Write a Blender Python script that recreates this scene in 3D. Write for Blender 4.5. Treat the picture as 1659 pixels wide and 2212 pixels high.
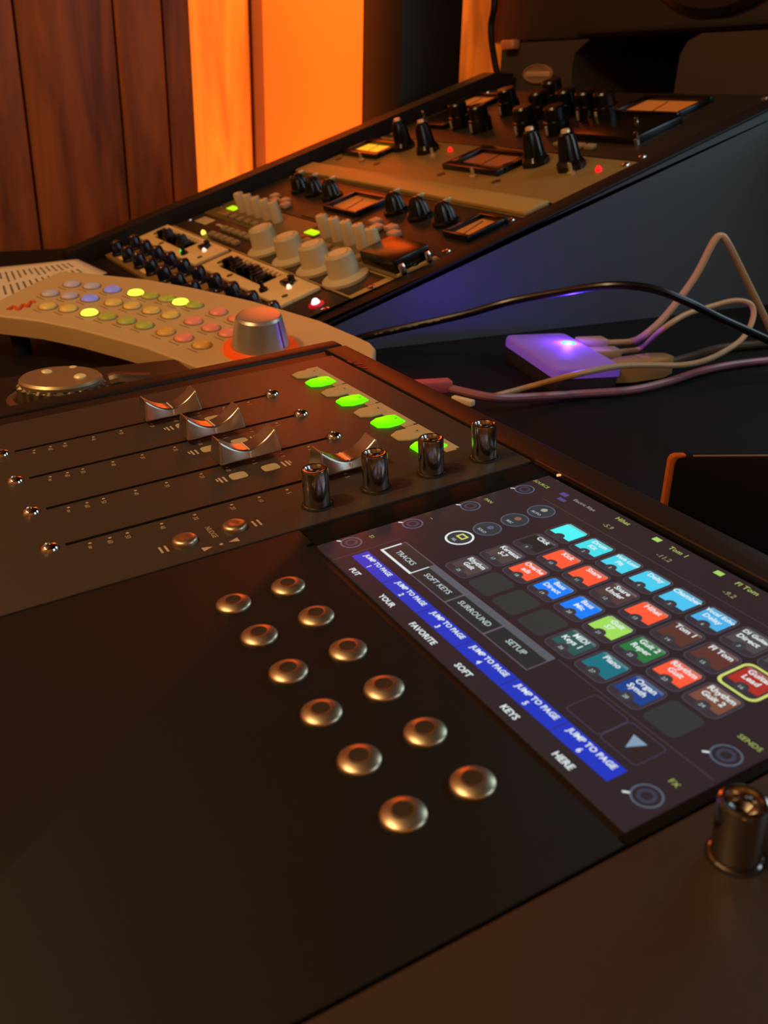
import bpy, bmesh, math, random
from mathutils import Matrix, Vector
random.seed(4)
for o in list(bpy.data.objects): bpy.data.objects.remove(o)
SC = bpy.context.scene
COL = SC.collection
MM = 0.001
rad = math.radians
W_, H_ = 1659, 2212
# ------------------------------------------------------------------ camera (phone lens, real sensor size)
FPX = 2007.406
RW = ((0.487626, 0.872693, 0.025059), (0.368217, -0.179551, -0.912238), (-0.791604, 0.454058, -0.408894))     # rows: right, down, forward
CAM = Vector((207.104826, -89.118133, 123.732241))               # millimetres
cam = bpy.data.cameras.new('camera'); cam.sensor_fit = 'VERTICAL'; cam.sensor_height = 4.54
cam.lens = FPX / H_ * 4.54; cam.clip_start = 0.005; cam.clip_end = 30
cam.dof.use_dof = True; cam.dof.focus_distance = 0.36; cam.dof.aperture_fstop = 3.2
co = bpy.data.objects.new('camera', cam); COL.objects.link(co)
r, d, f_ = [Vector(v) for v in RW]
m = Matrix((r, -d, -f_)).transposed().to_4x4(); m.translation = CAM * MM
co.matrix_world = m
SC.camera = co
# ------------------------------------------------------------------ world, lights, exposure
SC.view_settings.view_transform = 'Standard'; SC.view_settings.look = 'None'
SC.view_settings.exposure = 0.0; SC.view_settings.gamma = 1.0; SC.view_settings.use_curve_mapping = False
wd = bpy.data.worlds.new('room_air'); SC.world = wd; wd.use_nodes = True
bg = wd.node_tree.nodes['Background']; bg.inputs[0].default_value = (1.0, 0.62, 0.36, 1); bg.inputs[1].default_value = 0.035
def lamp(name, kind, loc, power, color, target=None, size=0.05, **kw):
    L = bpy.data.lights.new(name, kind); L.energy = power; L.color = color
    if kind == 'AREA': L.size = size
    else: L.shadow_soft_size = size
    for k, v in kw.items(): setattr(L, k, v)
    o = bpy.data.objects.new(name, L); COL.objects.link(o); o.location = Vector(loc) * MM
    if target is not None:
        o.rotation_euler = (Vector(target) - Vector(loc)).to_track_quat('-Z', 'Y').to_euler()
    return o
WARM = (1.0, 0.63, 0.29)
lamp('ceiling_lamp', 'POINT', (-150, -1050, 1450), 42, WARM, size=0.04)
lamp('ceiling_lamp.001', 'POINT', (-650, -950, 1450), 15, WARM, size=0.05)
lamp('ceiling_lamp.002', 'POINT', (350, -1000, 1450), 7, WARM, size=0.05)
lamp('alcove_lamp', 'AREA', (-1265, 800, 760), 9, (1.0, 0.39, 0.085), target=(-1500, 780, 250), size=0.5, spread=rad(110))
lamp('alcove_fill', 'AREA', (-1265, 780, -420), 6.5, (1.0, 0.36, 0.07), target=(-1500, 760, 100), size=0.5, spread=rad(110))  # unseen uplight added to even out the brightness of the alcove wall
lamp('computer_display_light', 'AREA', (-110, 900, 400), 1.5, (0.60, 0.88, 1.0), target=(-380, 300, 100), size=0.4)
lamp('computer_display_light.001', 'AREA', (560, 620, 420), 1.1, (0.62, 0.85, 1.0), target=(-80, 50, 0), size=0.4)
# ------------------------------------------------------------------ materials
def lin(c):
    return tuple((x / 255 / 12.92 if x <= 10.3 else ((x / 255 + .055) / 1.055) ** 2.4) for x in c)
MATS = {}
def mat(name, col, rough=.5, metal=0., emit=None, es=1., noise=0., nscale=60., bump=0., bscale=400., coat=0., spec=.5, trans=0., alpha=1.):
    if name in MATS: return MATS[name]
    m = bpy.data.materials.new(name); m.use_nodes = True; nt = m.node_tree; b = nt.nodes['Principled BSDF']
    c = (*lin(col), 1)
    b.inputs['Base Color'].default_value = c; b.inputs['Roughness'].default_value = rough; b.inputs['Metallic'].default_value = metal
    b.inputs['Specular IOR Level'].default_value = spec; b.inputs['Coat Weight'].default_value = coat
    b.inputs['Transmission Weight'].default_value = trans
    if emit is not None:
        b.inputs['Emission Color'].default_value = (*lin(emit), 1); b.inputs['Emission Strength'].default_value = es
    if noise or bump:
        tc = nt.nodes.new('ShaderNodeTexCoord')
    if noise:
        n = nt.nodes.new('ShaderNodeTexNoise'); n.inputs['Scale'].default_value = nscale; n.inputs['Detail'].default_value = 5
        nt.links.new(tc.outputs['Object'], n.inputs['Vector'])
        mx = nt.nodes.new('ShaderNodeMix'); mx.data_type = 'RGBA'; mx.blend_type = 'MULTIPLY'; mx.inputs[0].default_value = noise
        mx.inputs[6].default_value = c; nt.links.new(n.outputs['Fac'], mx.inputs[7]); nt.links.new(mx.outputs[2], b.inputs['Base Color'])
    if bump:
        n2 = nt.nodes.new('ShaderNodeTexNoise'); n2.inputs['Scale'].default_value = bscale; n2.inputs['Detail'].default_value = 3
        nt.links.new(tc.outputs['Object'], n2.inputs['Vector'])
        bp = nt.nodes.new('ShaderNodeBump'); bp.inputs['Strength'].default_value = bump; bp.inputs['Distance'].default_value = .001
        nt.links.new(n2.outputs['Fac'], bp.inputs['Height']); nt.links.new(bp.outputs['Normal'], b.inputs['Normal'])
    MATS[name] = m; return m
def wood(name, c1, c2, rough=.5, sx=9., sz=1.2):
    m = bpy.data.materials.new(name); m.use_nodes = True; nt = m.node_tree; b = nt.nodes['Principled BSDF']
    tc = nt.nodes.new('ShaderNodeTexCoord'); mp = nt.nodes.new('ShaderNodeMapping'); mp.inputs['Scale'].default_value = (sx, sx, sz)
    info = nt.nodes.new('ShaderNodeObjectInfo'); nt.links.new(tc.outputs['Object'], mp.inputs['Vector'])
    ad = nt.nodes.new('ShaderNodeVectorMath'); ad.operation = 'ADD'; nt.links.new(mp.outputs[0], ad.inputs[0])
    sc = nt.nodes.new('ShaderNodeVectorMath'); sc.operation = 'SCALE'; sc.inputs[0].default_value = (7, 13, 3); nt.links.new(info.outputs['Random'], sc.inputs['Scale'])
    nt.links.new(sc.outputs[0], ad.inputs[1])
    n = nt.nodes.new('ShaderNodeTexNoise'); n.inputs['Scale'].default_value = 3.; n.inputs['Detail'].default_value = 8; n.inputs['Distortion'].default_value = .6
    nt.links.new(ad.outputs[0], n.inputs['Vector'])
    cr = nt.nodes.new('ShaderNodeValToRGB'); cr.color_ramp.elements[0].position = .32; cr.color_ramp.elements[1].position = .68
    cr.color_ramp.elements[0].color = (*lin(c1), 1); cr.color_ramp.elements[1].color = (*lin(c2), 1)
    nt.links.new(n.outputs['Fac'], cr.inputs['Fac']); nt.links.new(cr.outputs['Color'], b.inputs['Base Color']); b.inputs['Roughness'].default_value = rough
    MATS[name] = m; return m
PLATE = mat('fader_plate_dark_brown', (74, 62, 53), .45, spec=.38, noise=.35, nscale=900, bump=.06, bscale=2500)
BLACK = mat('black_plastic', (30, 26, 24), .55, spec=.25, noise=.25, nscale=700, bump=.05, bscale=2500)
RIMM = mat('body_plastic', (38, 28, 24), .45, spec=.3, bump=.05, bscale=2500)
VOID = mat('gap_black', (4, 4, 4), .9, spec=.1)
DESK = mat('desk_black_laminate', (15, 14, 14), .65, spec=.2, noise=.5, nscale=35, bump=.1, bscale=900)
CHROME = mat('chrome', (205, 198, 190), .09, 1.)
KNOBM = mat('smoked_chrome', (168, 162, 156), .13, 1.)
SATIN = mat('satin_silver', (200, 185, 165), .30, 1.)
BRASSY = mat('satin_nickel_key', (214, 196, 164), .36, 1., bump=.02, bscale=900)
CAPM = mat('fader_cap_silver', (200, 190, 176), .24, .95)
PRINT = mat('printed_tan', (205, 180, 148), .6)
TANB = mat('frosted_button', (196, 176, 128), .55)
GREENB = mat('lit_green_button', (20, 60, 5), .4, emit=(112, 255, 0), es=1.0)
REDP = mat('dark_red_print', (120, 26, 34), .5)
REMOTE = mat('remote_beige', (212, 176, 118), .48, noise=.08, nscale=300, bump=.03, bscale=1500)
DIALM = mat('dial_silver', (196, 188, 172), .33, .7)
ORANGE = mat('orange_ring', (230, 80, 20), .4, emit=(235, 70, 10), es=.35)
NAVY = mat('navy_knob', (16, 20, 40), .22)
BEIGEK = mat('beige_knob', (200, 180, 138), .45)
CREAM = mat('cream_faceplate', (238, 206, 148), .5)
TANP = mat('tan_faceplate', (150, 120, 66), .5, noise=.25, nscale=50)
TANL = mat('tan_bright_lip', (178, 144, 82), .45)
DKP = mat('dark_faceplate', (40, 32, 26), .45)
BRNP = mat('brown_faceplate', (54, 42, 28), .45)
BLK = mat('gloss_black', (12, 11, 11), .25)
BLKM = mat('matt_black', (14, 13, 12), .7)
REDLED = mat('red_led', (120, 0, 0), .3, emit=(255, 24, 24), es=1.6)
HOTLED = mat('hot_red_led', (200, 60, 60), .3, emit=(255, 225, 225), es=2.)
YELLED = mat('yellow_led', (200, 170, 40), .3, emit=(255, 230, 90), es=1.5)
GRNLED = mat('yellow_green_display', (90, 120, 0), .4, emit=(190, 255, 20), es=1.)
VUO = mat('vu_amber', (150, 86, 36), .4, emit=(190, 100, 36), es=.45)
VUY = mat('vu_lit_yellow', (230, 170, 50), .4, emit=(255, 180, 40), es=.9)
VUD = mat('vu_dim_amber', (120, 60, 24), .4, emit=(120, 55, 22), es=.6)
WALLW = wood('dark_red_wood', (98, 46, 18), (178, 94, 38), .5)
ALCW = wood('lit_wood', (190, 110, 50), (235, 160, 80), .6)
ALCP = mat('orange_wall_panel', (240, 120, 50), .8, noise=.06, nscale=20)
CHEEK = mat('dark_wood_cheek', (26, 19, 16), .6, spec=.3)
SIDE = mat('console_side_black', (76, 82, 82), .5)
PAPER = mat('paper', (238, 226, 196), .8)
INK = mat('ink', (120, 108, 88), .8)
HUBM = mat('hub_plastic_led_glow', (150, 120, 140), .65, spec=.15, emit=(74, 30, 190), es=.42)  # even violet emission stands for the LED's light in the cover
HUBD = mat('hub_dark_base', (44, 34, 44), .4)
BLUELED = mat('blue_led', (40, 120, 255), .3, emit=(60, 200, 255), es=1.5)
WHITEC = mat('beige_cable', (184, 150, 108), .45)
BLKC = mat('black_cable', (18, 17, 17), .3)
PURC = mat('mauve_cable', (150, 98, 110), .4)
PINKP = mat('pink_plug', (190, 90, 96), .5)
AMBER = mat('clear_amber_plug', (176, 132, 78), .2, coat=.6)
SPKM = mat('speaker_black_ash', (44, 36, 31), .6, bump=.15, bscale=500)
SPKF = mat('foam_pad', (58, 46, 38), .8, bump=.2, bscale=700)
EDGELIT = mat('orange_edge_reflection', (214, 110, 40), .35, .3)  # orange wall reflection on the tablet edge, put into its colour
# ------------------------------------------------------------------ geometry helpers (millimetres)
def bm_geo(bm):
    bm.verts.index_update(); v = [tuple(x.co) for x in bm.verts]; f = [[q.index for q in p.verts] for p in bm.faces]; bm.free(); return v, f
def box(x0, x1, y0, y1, z0, z1, bev=0., seg=2):
    bm = bmesh.new(); bmesh.ops.create_cube(bm, size=1.)
    for v in bm.verts:
        v.co = Vector((x0 + (v.co.x + .5) * (x1 - x0), y0 + (v.co.y + .5) * (y1 - y0), z0 + (v.co.z + .5) * (z1 - z0)))
    if bev: bmesh.ops.bevel(bm, geom=bm.edges[:], offset=bev, segments=seg, affect='EDGES', profile=.5)
    return bm_geo(bm)
def prism(pts, z0, z1, bev=0., seg=2):
    bm = bmesh.new(); n = len(pts)
    a = [bm.verts.new((x, y, z0)) for x, y in pts]; b = [bm.verts.new((x, y, z1)) for x, y in pts]
    bm.faces.new(a[::-1]); top = bm.faces.new(b)
    for i in range(n): bm.faces.new((a[i], a[(i + 1) % n], b[(i + 1) % n], b[i]))
    bmesh.ops.recalc_face_normals(bm, faces=bm.faces[:])
    if bev:
        bm.edges.ensure_lookup_table()
        bmesh.ops.bevel(bm, geom=[e for e in top.edges], offset=bev, segments=seg, affect='EDGES', profile=.5)
    return bm_geo(bm)
def prism_x(pts, x0, x1):      # outline in (y, z), extruded along x
    v, f = prism(pts, x0, x1); return [(c, a, b) for a, b, c in v], f
def lathe(prof, n=28, flute=0, depth=0.):
    v = []; f = []; rows = []
    for (rr, z) in prof:
        if rr <= 1e-6: rows.append([len(v)]); v.append((0, 0, z))
        else:
            row = []
            for i in range(n):
                k = rr - (depth if flute and (i * flute * 2 // n) % 2 else 0.)
                a = 2 * math.pi * i / n; row.append(len(v)); v.append((k * math.cos(a), k * math.sin(a), z))
            rows.append(row)
    for a, b in zip(rows, rows[1:]):
        for i in range(n):
            j = (i + 1) % n
            if len(a) == 1 and len(b) == 1: continue
            if len(a) == 1: f.append((a[0], b[j], b[i])[::-1])
            elif len(b) == 1: f.append((a[i], a[j], b[0]))
            else: f.append((a[i], a[j], b[j], b[i]))
    return v, f
def catmull(P, k=8):
    P = [Vector(p) for p in P]; Q = [2 * P[0] - P[1]] + P + [2 * P[-1] - P[-2]]; out = []
    for i in range(1, len(Q) - 2):
        a, b, c, d2 = Q[i - 1:i + 3]
        for s in range(k):
            t = s / k; out.append(.5 * ((2 * b) + (c - a) * t + (2 * a - 5 * b + 4 * c - d2) * t * t + (3 * b - a - 3 * c + d2) * t ** 3))
    out.append(P[-1]); return out
def tube(P, rr, n=8, k=8):
    C = catmull(P, k); v = []; f = []; up = Vector((0, 0, 1)); nrm = None
    for i, p in enumerate(C):
        t = (C[min(i + 1, len(C) - 1)] - C[max(i - 1, 0)]).normalized()
        if nrm is None: nrm = t.cross(up); nrm = nrm.normalized() if nrm.length > 1e-4 else Vector((1, 0, 0))
        nrm = (nrm - t * nrm.dot(t)).normalized(); bn = t.cross(nrm)
        for j in range(n):
            a = 2 * math.pi * j / n; v.append(tuple(p + rr * (math.cos(a) * nrm + math.sin(a) * bn)))
    for i in range(len(C) - 1):
        for j in range(n): f.append((i * n + j, i * n + (j + 1) % n, (i + 1) * n + (j + 1) % n, (i + 1) * n + j))
    f.append(tuple(range(n))[::-1]); f.append(tuple((len(C) - 1) * n + j for j in range(n))); return v, f
def join(*G):
    v = []; f = []
    for a, b in G:
        o = len(v); v += list(a); f += [[i + o for i in q] for q in b]
    return v, f
def shift(g, dx=0, dy=0, dz=0, rz=0.):
    c, s = math.cos(rz), math.sin(rz)
    return [(x * c - y * s + dx, x * s + y * c + dy, z + dz) for x, y, z in g[0]], g[1]
def rrect(cx, cy, w, h, rr, n=4):
    out = []
    for sx, sy, a0 in ((1, 1, 0), (-1, 1, 90), (-1, -1, 180), (1, -1, 270)):
        for i in range(n + 1):
            a = rad(a0 + 90 * i / n); out.append((cx + sx * (w / 2 - rr) + rr * math.cos(a), cy + sy * (h / 2 - rr) + rr * math.sin(a)))
    return out
def circ(cx, cy, rr, n=20): return [(cx + rr * math.cos(2 * math.pi * i / n), cy + rr * math.sin(2 * math.pi * i / n)) for i in range(n)]
def mesh(name, g, mats, mi=None, smooth=True, ang=28):
    me = bpy.data.meshes.new(name); me.from_pydata([(x * MM, y * MM, z * MM) for x, y, z in g[0]], [], g[1])
    for q in (mats if isinstance(mats, (list, tuple)) else [mats]): me.materials.append(q)
    if mi: me.polygons.foreach_set('material_index', mi)
    if smooth: me.shade_smooth(); me.set_sharp_from_angle(angle=rad(ang))
    me.update(); return me
def put(name, me, parent=None, loc=(0, 0, 0), rot=(0, 0, 0)):
    o = bpy.data.objects.new(name, me); COL.objects.link(o); o.parent = parent
    o.location = Vector(loc) * MM; o.rotation_euler = rot; return o
def soft(o):                   # flat faces stay flat, rounded edges stay round
    w = o.modifiers.new('weighted_normals', 'WEIGHTED_NORMAL'); w.keep_sharp = True; w.weight = 100; return o
def part(name, g, m, parent, loc=(0, 0, 0), rot=(0, 0, 0), wn=False, **k):
    o = put(name, mesh(name, g, m, **k), parent, loc, rot); return soft(o) if wn else o
def tag(o, label, cat, group=None):
    o['label'] = label; o['category'] = cat
    if group: o['group'] = group
    return o
def thing(name, label, cat, loc=(0, 0, 0), rot=(0, 0, 0), group=None):
    o = put(name, None, None, loc, rot); o.empty_display_size = .02; return tag(o, label, cat, group)
def struct(name, g, m, label, cat, **k):
    o = part(name, g, m, None, **k); o['kind'] = 'structure'; return tag(o, label, cat)
def ray(px, py):
    a, b = (px - (W_ / 2)) / FPX, (py - H_ / 2) / FPX; return r * a + d * b + f_
def at(px, py, ax, val):       # the real-world point (mm) at which a sight line meets the plane axis = val
    q = ray(px, py); return CAM + q * ((val - CAM[ax]) / q[ax])
TX = {}
def text(s, size, bold=0.):
    k = (s, size)
    if k not in TX:
        cu = bpy.data.curves.new('lettering', 'FONT'); cu.body = s; cu.size = size; cu.align_x = 'CENTER'; cu.align_y = 'CENTER'; cu.resolution_u = 2
        cu.offset = bold
        ob = bpy.data.objects.new('lettering', cu); me = ob.to_mesh()
        TX[k] = ([tuple(v.co) for v in me.vertices], [list(p.vertices) for p in me.polygons])
        ob.to_mesh_clear(); bpy.data.objects.remove(ob); bpy.data.curves.remove(cu)
    return TX[k]
class Flat:                    # thin printed or lit layers gathered in one mesh, each with its material
    def __init__(s): s.v = []; s.f = []; s.mi = []; s.m = []
    def geo(s, g, m, dx=0, dy=0, dz=0, rz=0):
        if m not in s.m: s.m.append(m)
        g = shift(g, dx, dy, dz, rz); o = len(s.v); s.v += g[0]; s.f += [[i + o for i in q] for q in g[1]]; s.mi += [s.m.index(m)] * len(g[1])
    def poly(s, pts, m, z=0): s.geo(([(x, y, 0) for x, y in pts], [list(range(len(pts)))]), m, dz=z)
    def ring(s, pts, pts2, m, z=0):
        n = len(pts); s.geo(([(x, y, 0) for x, y in pts + pts2], [(i, (i + 1) % n, n + (i + 1) % n, n + i) for i in range(n)]), m, dz=z)
    def txt(s, t, size, x, y, m, z=.2, bold=0., rz=0): s.geo(text(t, size, bold), m, x, y, z, rz)
    def make(s, name, parent, loc=(0, 0, 0), rot=(0, 0, 0)): return put(name, mesh(name, (s.v, s.f), s.m, s.mi, smooth=False), parent, loc, rot)

# ================================================================== the setting
DZ = -65.0       # desk height
struct('desk_top', box(-1060, 900, -600, 1150, DZ - 30, DZ, 2), DESK, 'black studio desk top under the control surfaces', 'desk')
struct('floor', box(-1900, 2600, -2600, 2600, -800, -790), BLKM, 'dark studio floor below the desk', 'floor')
# wood plank wall, left
WX = -1180
wl = struct('wall_left', box(WX - 60, WX - 22, -1500, 372, -790, 1500), mat('wall_backing', (30, 14, 8), .8), 'dark red-brown wood plank wall left of the glowing panel', 'wall')
pl = [-1500, -1330, -1180, -1010, -870, -700, -540, -400, -230, -90, 40] + [at(x, 250, 0, WX).y for x in (57, 266, 365, 424)]
for i, (a, b) in enumerate(zip(pl, pl[1:])):
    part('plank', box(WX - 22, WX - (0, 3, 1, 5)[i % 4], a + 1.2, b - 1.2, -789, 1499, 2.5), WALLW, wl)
# alcove wall behind with glowing orange panels
AX = -1500
ab = struct('wall_back', box(AX - 60, AX - 12, 250, 1900, -790, 1500), mat('alcove_backing', (60, 30, 14), .8), 'alcove wall of glowing orange panels behind the rack', 'wall')
ys = [at(x, 200, 0, AX).y for x in (424, 547, 566)]
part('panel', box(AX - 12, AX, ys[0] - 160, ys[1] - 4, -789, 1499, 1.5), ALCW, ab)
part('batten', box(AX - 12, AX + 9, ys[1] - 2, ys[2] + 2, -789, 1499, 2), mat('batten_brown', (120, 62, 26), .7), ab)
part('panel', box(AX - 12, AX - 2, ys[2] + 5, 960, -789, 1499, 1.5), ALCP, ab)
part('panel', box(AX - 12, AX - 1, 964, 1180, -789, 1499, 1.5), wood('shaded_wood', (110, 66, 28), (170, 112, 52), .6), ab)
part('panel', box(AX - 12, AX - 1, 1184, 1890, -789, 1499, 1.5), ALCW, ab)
struct('wall_front', box(-1300, 1650, -1760, -1700, -790, 1900), mat('plaster_warm', (190, 150, 105), .9), 'warm plaster wall behind the operator seat', 'wall')
struct('wall_right', box(1600, 1650, -1700, 2000, -790, 1900), MATS['plaster_warm'], 'warm plaster wall at the right end of the room', 'wall')
struct('ceiling', box(-1900, 2600, -2600, 2600, 1900, 1930), mat('ceiling_dark', (70, 52, 38), .9), 'dim ceiling over the studio', 'ceiling')

# ================================================================== control surface
TILT = rad(5)
cs = thing('control_surface', 'black control surface with touchscreen, faders and metal keys on the desk', 'control surface', (0, 0, 0), (TILT, 0, 0))
XL, XR, YF, YB = -212., 303., -150., 119.
part('body', join(box(-199, 290, YF, YB, -34, -1.2, 1.5), box(XL, -200.2, YF, YB + .5, -34, -.4, 2.), box(291.2, XR, YF, YB + .5, -34, -.4, 2.)), RIMM, cs)
for x in (-180, 270):
    for y, h in ((-130, 18), (100, 40)): part('foot', lathe([(0, -34 - h), (9, -34 - h), (9, -33), (0, -33)], 16), BLKM, cs, (x, y, 0))
part('fader_plate', prism([(-186, YF + 4), (-30.2, YF + 4), (-30.2, 106), (-186, 106)], -1.3, 0, .4), PLATE, cs)
part('center_plate', prism([(-29.4, YF + 4), (117.6, YF + 4), (117.6, 14.5), (-20, 14.5), (-20, 16.8), (-29.4, 16.8)], -1.3, -.1, .3), BLACK, cs)
part('jog_plate', prism([(118.6, YF + 4), (286, YF + 4), (286, 106), (118.6, 106)], -1.3, .25, .4), mat('jog_plate_brown', (60, 50, 42), .5, noise=.35, nscale=900, bump=.06, bscale=2500), cs)
part('rear_rail', prism([(-197, 107.2), (288, 107.2), (288, YB - .4), (-197, YB - .4)], -1.3, .2, .6), RIMM, cs)
part('screen_bezel', join(box(-29, -18.2, 17.2, 106, -1.3, -.5, .3), box(-18.2, 117.6, 104.6, 106.6, -1.3, .3, .4), box(115, 117.6, 15, 104.4, -1.3, -.4, .2)), mat('bezel_black', (10, 9, 9), .6, spec=.15), cs)
part('bezel_ridge', box(-29.2, 117, 106.5, 107.1, -1.2, .6, .2), mat('ridge_brown', (70, 52, 38), .35), cs)
part('status_light', lathe([(0, .5), (.8, .5), (.8, 0), (0, -.4)][::-1], 12), mat('status_amber', (200, 150, 90), .3, emit=(255, 190, 120), es=.8), cs, (-14.6, 105.4, 0))
# faders
capg = None
def fader_cap():
    bm = bmesh.new(); rows = []; n = 12
    for j in range(n + 1):
        t = -1 + 2 * j / n; zt = 4.9 + 5.6 * abs(t) ** 1.9
        yb, yt = 11.9 * t, 10.6 * t
        rows.append([bm.verts.new(p) for p in ((-5.6, yb, 1.8), (5.6, yb, 1.8), (4.1, yt, zt), (-4.1, yt, zt))])
    for a, b in zip(rows, rows[1:]):
        for i in range(4): bm.faces.new((a[i], a[(i + 1) % 4], b[(i + 1) % 4], b[i]))
    bm.faces.new(rows[0][::-1]); bm.faces.new(rows[-1]); bmesh.ops.recalc_face_normals(bm, faces=bm.faces[:])
    ed = [e for e in bm.edges if len(e.link_faces) == 2 and e.calc_face_angle(0) > .6]
    bmesh.ops.bevel(bm, geom=ed, offset=.75, segments=3, affect='EDGES', profile=.6); return bm_geo(bm)
cap_me = mesh('fader_cap', fader_cap(), CAPM, ang=60)
line_me = mesh('cap_line', join(box(-4., 4., -.25, .25, 4.6, 5.02), box(5.0, 5.55, -.25, .25, 2.4, 4.4)), mat('cap_mark', (230, 225, 215), .4))
scr_me = mesh('screw', lathe([(3., 0), (2.8, .8), (2.1, 1.5), (1.0, 1.85), (.8, 1.4), (0, 1.4)], 20), CHROME, ang=45)
dots = [-40.4, -34.3, -28.8, -17.8, -6.9, 5.7, 15.4, 25.5, 36.5, 47.5]
nums = ['\u221e', '60', '50', '40', '30', '20', '10', '5', '0', '5']
fx = [-61.8 - 30 * i for i in range(4)]
for i, (x, yc) in enumerate(zip(fx, (49.4, 24.3, 22.2, 15.0))):
    fd = part('fader_slot', box(x - .85, x + .85, -47, 57, -.6, .06), VOID, cs)
    cp = soft(put('fader_cap', cap_me, cs, (x, yc, 0))); put('cap_line', line_me, cp)
    for y in (-51.9, 59.75): put('screw', scr_me, cs, (x, y, 0))
    F = Flat()
    for y, s in zip(dots, nums):
        F.poly(circ(x + 3.5, y, .55, 10), PRINT, .06); F.txt(s, 2.3, x + 6.2, y - .6, PRINT, .06)
    F.make('fader_scale', cs)
    if i:
        for y, sg in ((16.1, -1), (28.3, 1)):
            xx = x + 12.9
            part('select_button', prism(rrect(xx, y, 5.6, 6.2, 1.6), 0, .25, .1), TANB, cs)
            G = Flat()
            for q in (5.0, 6.6): G.poly(rrect(xx, y + sg * q, 4.6, .75, .1), PRINT, .06)
            G.poly(rrect(xx - .6, y + sg * 7.7, 2.4, .6, .1), PRINT, .06)
            G.make('button_marking', cs)
# solo and mute key strip
for i in range(4):
    x = -159.3 + 30.2 * i
    part('key_strip', prism([(x - 14.6, 88), (x - 14.6, 92), (x + 14.2, 92), (x + 14.2, 90.2), (x + 15.2, 90.2), (x + 15.2, 86), (x - 14.6, 86)], -.4, .3, .1), TANB, cs)
    for k, (cx, mm_) in enumerate(((x - 7.6, TANB), (x + 6.6, GREENB))):
        w = 5.3; o = [(cx - w, 86.4), (cx - w + 1.2, 89.2), (cx + w - 1.2, 89.2), (cx + w, 86.4), (cx + w, 81), (cx + 3.0, 77.4), (cx - 3.0, 77.4), (cx - w, 81)]
        b = part('solo_key' if k else 'record_key', prism(o, -.3, .9 if k else .6, .35), mm_, cs)
        B2 = Flat(); B2.poly(circ(cx, 87.2, .6, 3), VOID, 1.0); B2.make('key_mark', b)
F = Flat()
for k, pts in enumerate(([(-171, 104), (-168.5, 108.5), (-166, 104)], [(-166, 108.5), (-163.5, 104), (-161, 108.5)], [(-160.3, 104), (-160.3, 108.5), (-159, 108.5), (-159, 104)], [(-158, 104), (-158, 108.5), (-154.5, 106.2)])):
    F.poly(pts[::-1] if k == 0 else pts, REDP, .35)
F.make('red_logo', cs, (-2, 2.6, 0))
# chrome rotary knobs
kn_me = mesh('rotary_knob', lathe([(4.7, 0), (4.7, .5), (4.35, .7), (4.35, 12.3), (4.15, 12.8), (3.75, 13.), (3.2, 12.9), (2.7, 12.2), (2.4, 10.6), (1.2, 9.8), (0, 9.7)], 40), KNOBM)
kr_me = mesh('knob_base_ring', lathe([(5.4, 0), (5.2, .45), (4.5, .5), (4.5, 0)], 32), BLKM)
for x in (-41.85, 129.6):
    for i in range(4):
        k = put('rotary_knob', kn_me, cs, (x, 29 + 21.68 * i, .05)); put('knob_base_ring', kr_me, k)
# soft keys
sk_me = mesh('soft_key', lathe([(4.75, 0), (4.75, .45), (4.62, .72), (4.25, 1.0), (3.5, 1.36), (2.8, 1.6), (2.25, 1.74), (2.05, 1.7)], 40), BRASSY, ang=45)
si_me = mesh('key_inset', lathe([(2.1, 1.72), (1.6, 1.62), (.8, 1.56), (0, 1.55)], 28), mat('key_inset_dark', (58, 50, 38), .5, spec=.25), ang=45)
sg_me = mesh('key_gap', lathe([(5.3, -.07), (4.7, -.05)], 32), VOID)
for row in (0, 1):
    for i in range(6):
        k = put('soft_key', sk_me, cs, (18 * i, -15.9 * row, -.1)); put('key_inset', si_me, k); put('key_gap', sg_me, k)
bn_me = mesh('nudge_button', lathe([(3.9, 0), (3.9, .8), (3.75, 1.25), (3.3, 1.6), (2.4, 1.85), (1.2, 1.7), (0, 1.6)], 32), BRASSY, ang=45)
for y in (-15.5, .6): put('nudge_button', bn_me, cs, (-42.1, y, 0))
F = Flat()
F.poly([(-35.6, -12.6), (-33, -12.6), (-34.3, -9.4)], PRINT, .06); F.poly([(-35.6, -1.2), (-34.3, -4.4), (-33, -1.2)], PRINT, .06); F.poly(circ(-34.3, -6.7, .6, 10), PRINT, .06)
for y in (-22.4, 7.6):
    for q in (-1.0, .9): F.poly(rrect(-41.2, y + q * .9, 4.2, .7, .1), PRINT, .06)
F.txt('NUDGE', 2.4, -43.6, -6.6, PRINT, .06)
F.make('button_legend', cs)
# --- touchscreen
SX0, SX1, SY0, SY1 = -17.7, 114.7, 17.2, 103.6
SCR = mat('screen_glass', (14, 10, 12), .16, emit=(66, 52, 55), es=.55, noise=0)  # brownish emission adds the haze of the wall's reflection to the backlight
ts = part('touchscreen', box(SX0, SX1, SY0, SY1, -1.3, -.45), SCR, cs)
def em(n, c, s=1.): return mat('display_' + n, (6, 6, 6), .2, emit=c, es=s)
WHT = em('white', (225, 235, 235)); PALE = em('pale_text', (190, 205, 205)); FRAME = em('tile_frame', (78, 70, 84)); GREY = em('tile_grey', (54, 56, 54))
BLUB = em('jump_blue', (38, 56, 190)); BLUL = em('jump_line', (28, 40, 150)); LINE = em('line', (104, 92, 104)); DIMR = em('ring', (84, 95, 112)); DKS = em('dark', (34, 32, 36))
LIME = em('lime', (170, 185, 95)); TRIC = em('triangle', (130, 155, 180)); VIOL = em('violet', (84, 74, 130)); TABD = em('tab_dark', (44, 46, 46)); TABG = em('tab_grey', (88, 92, 98))
TZ = -.40
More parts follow.
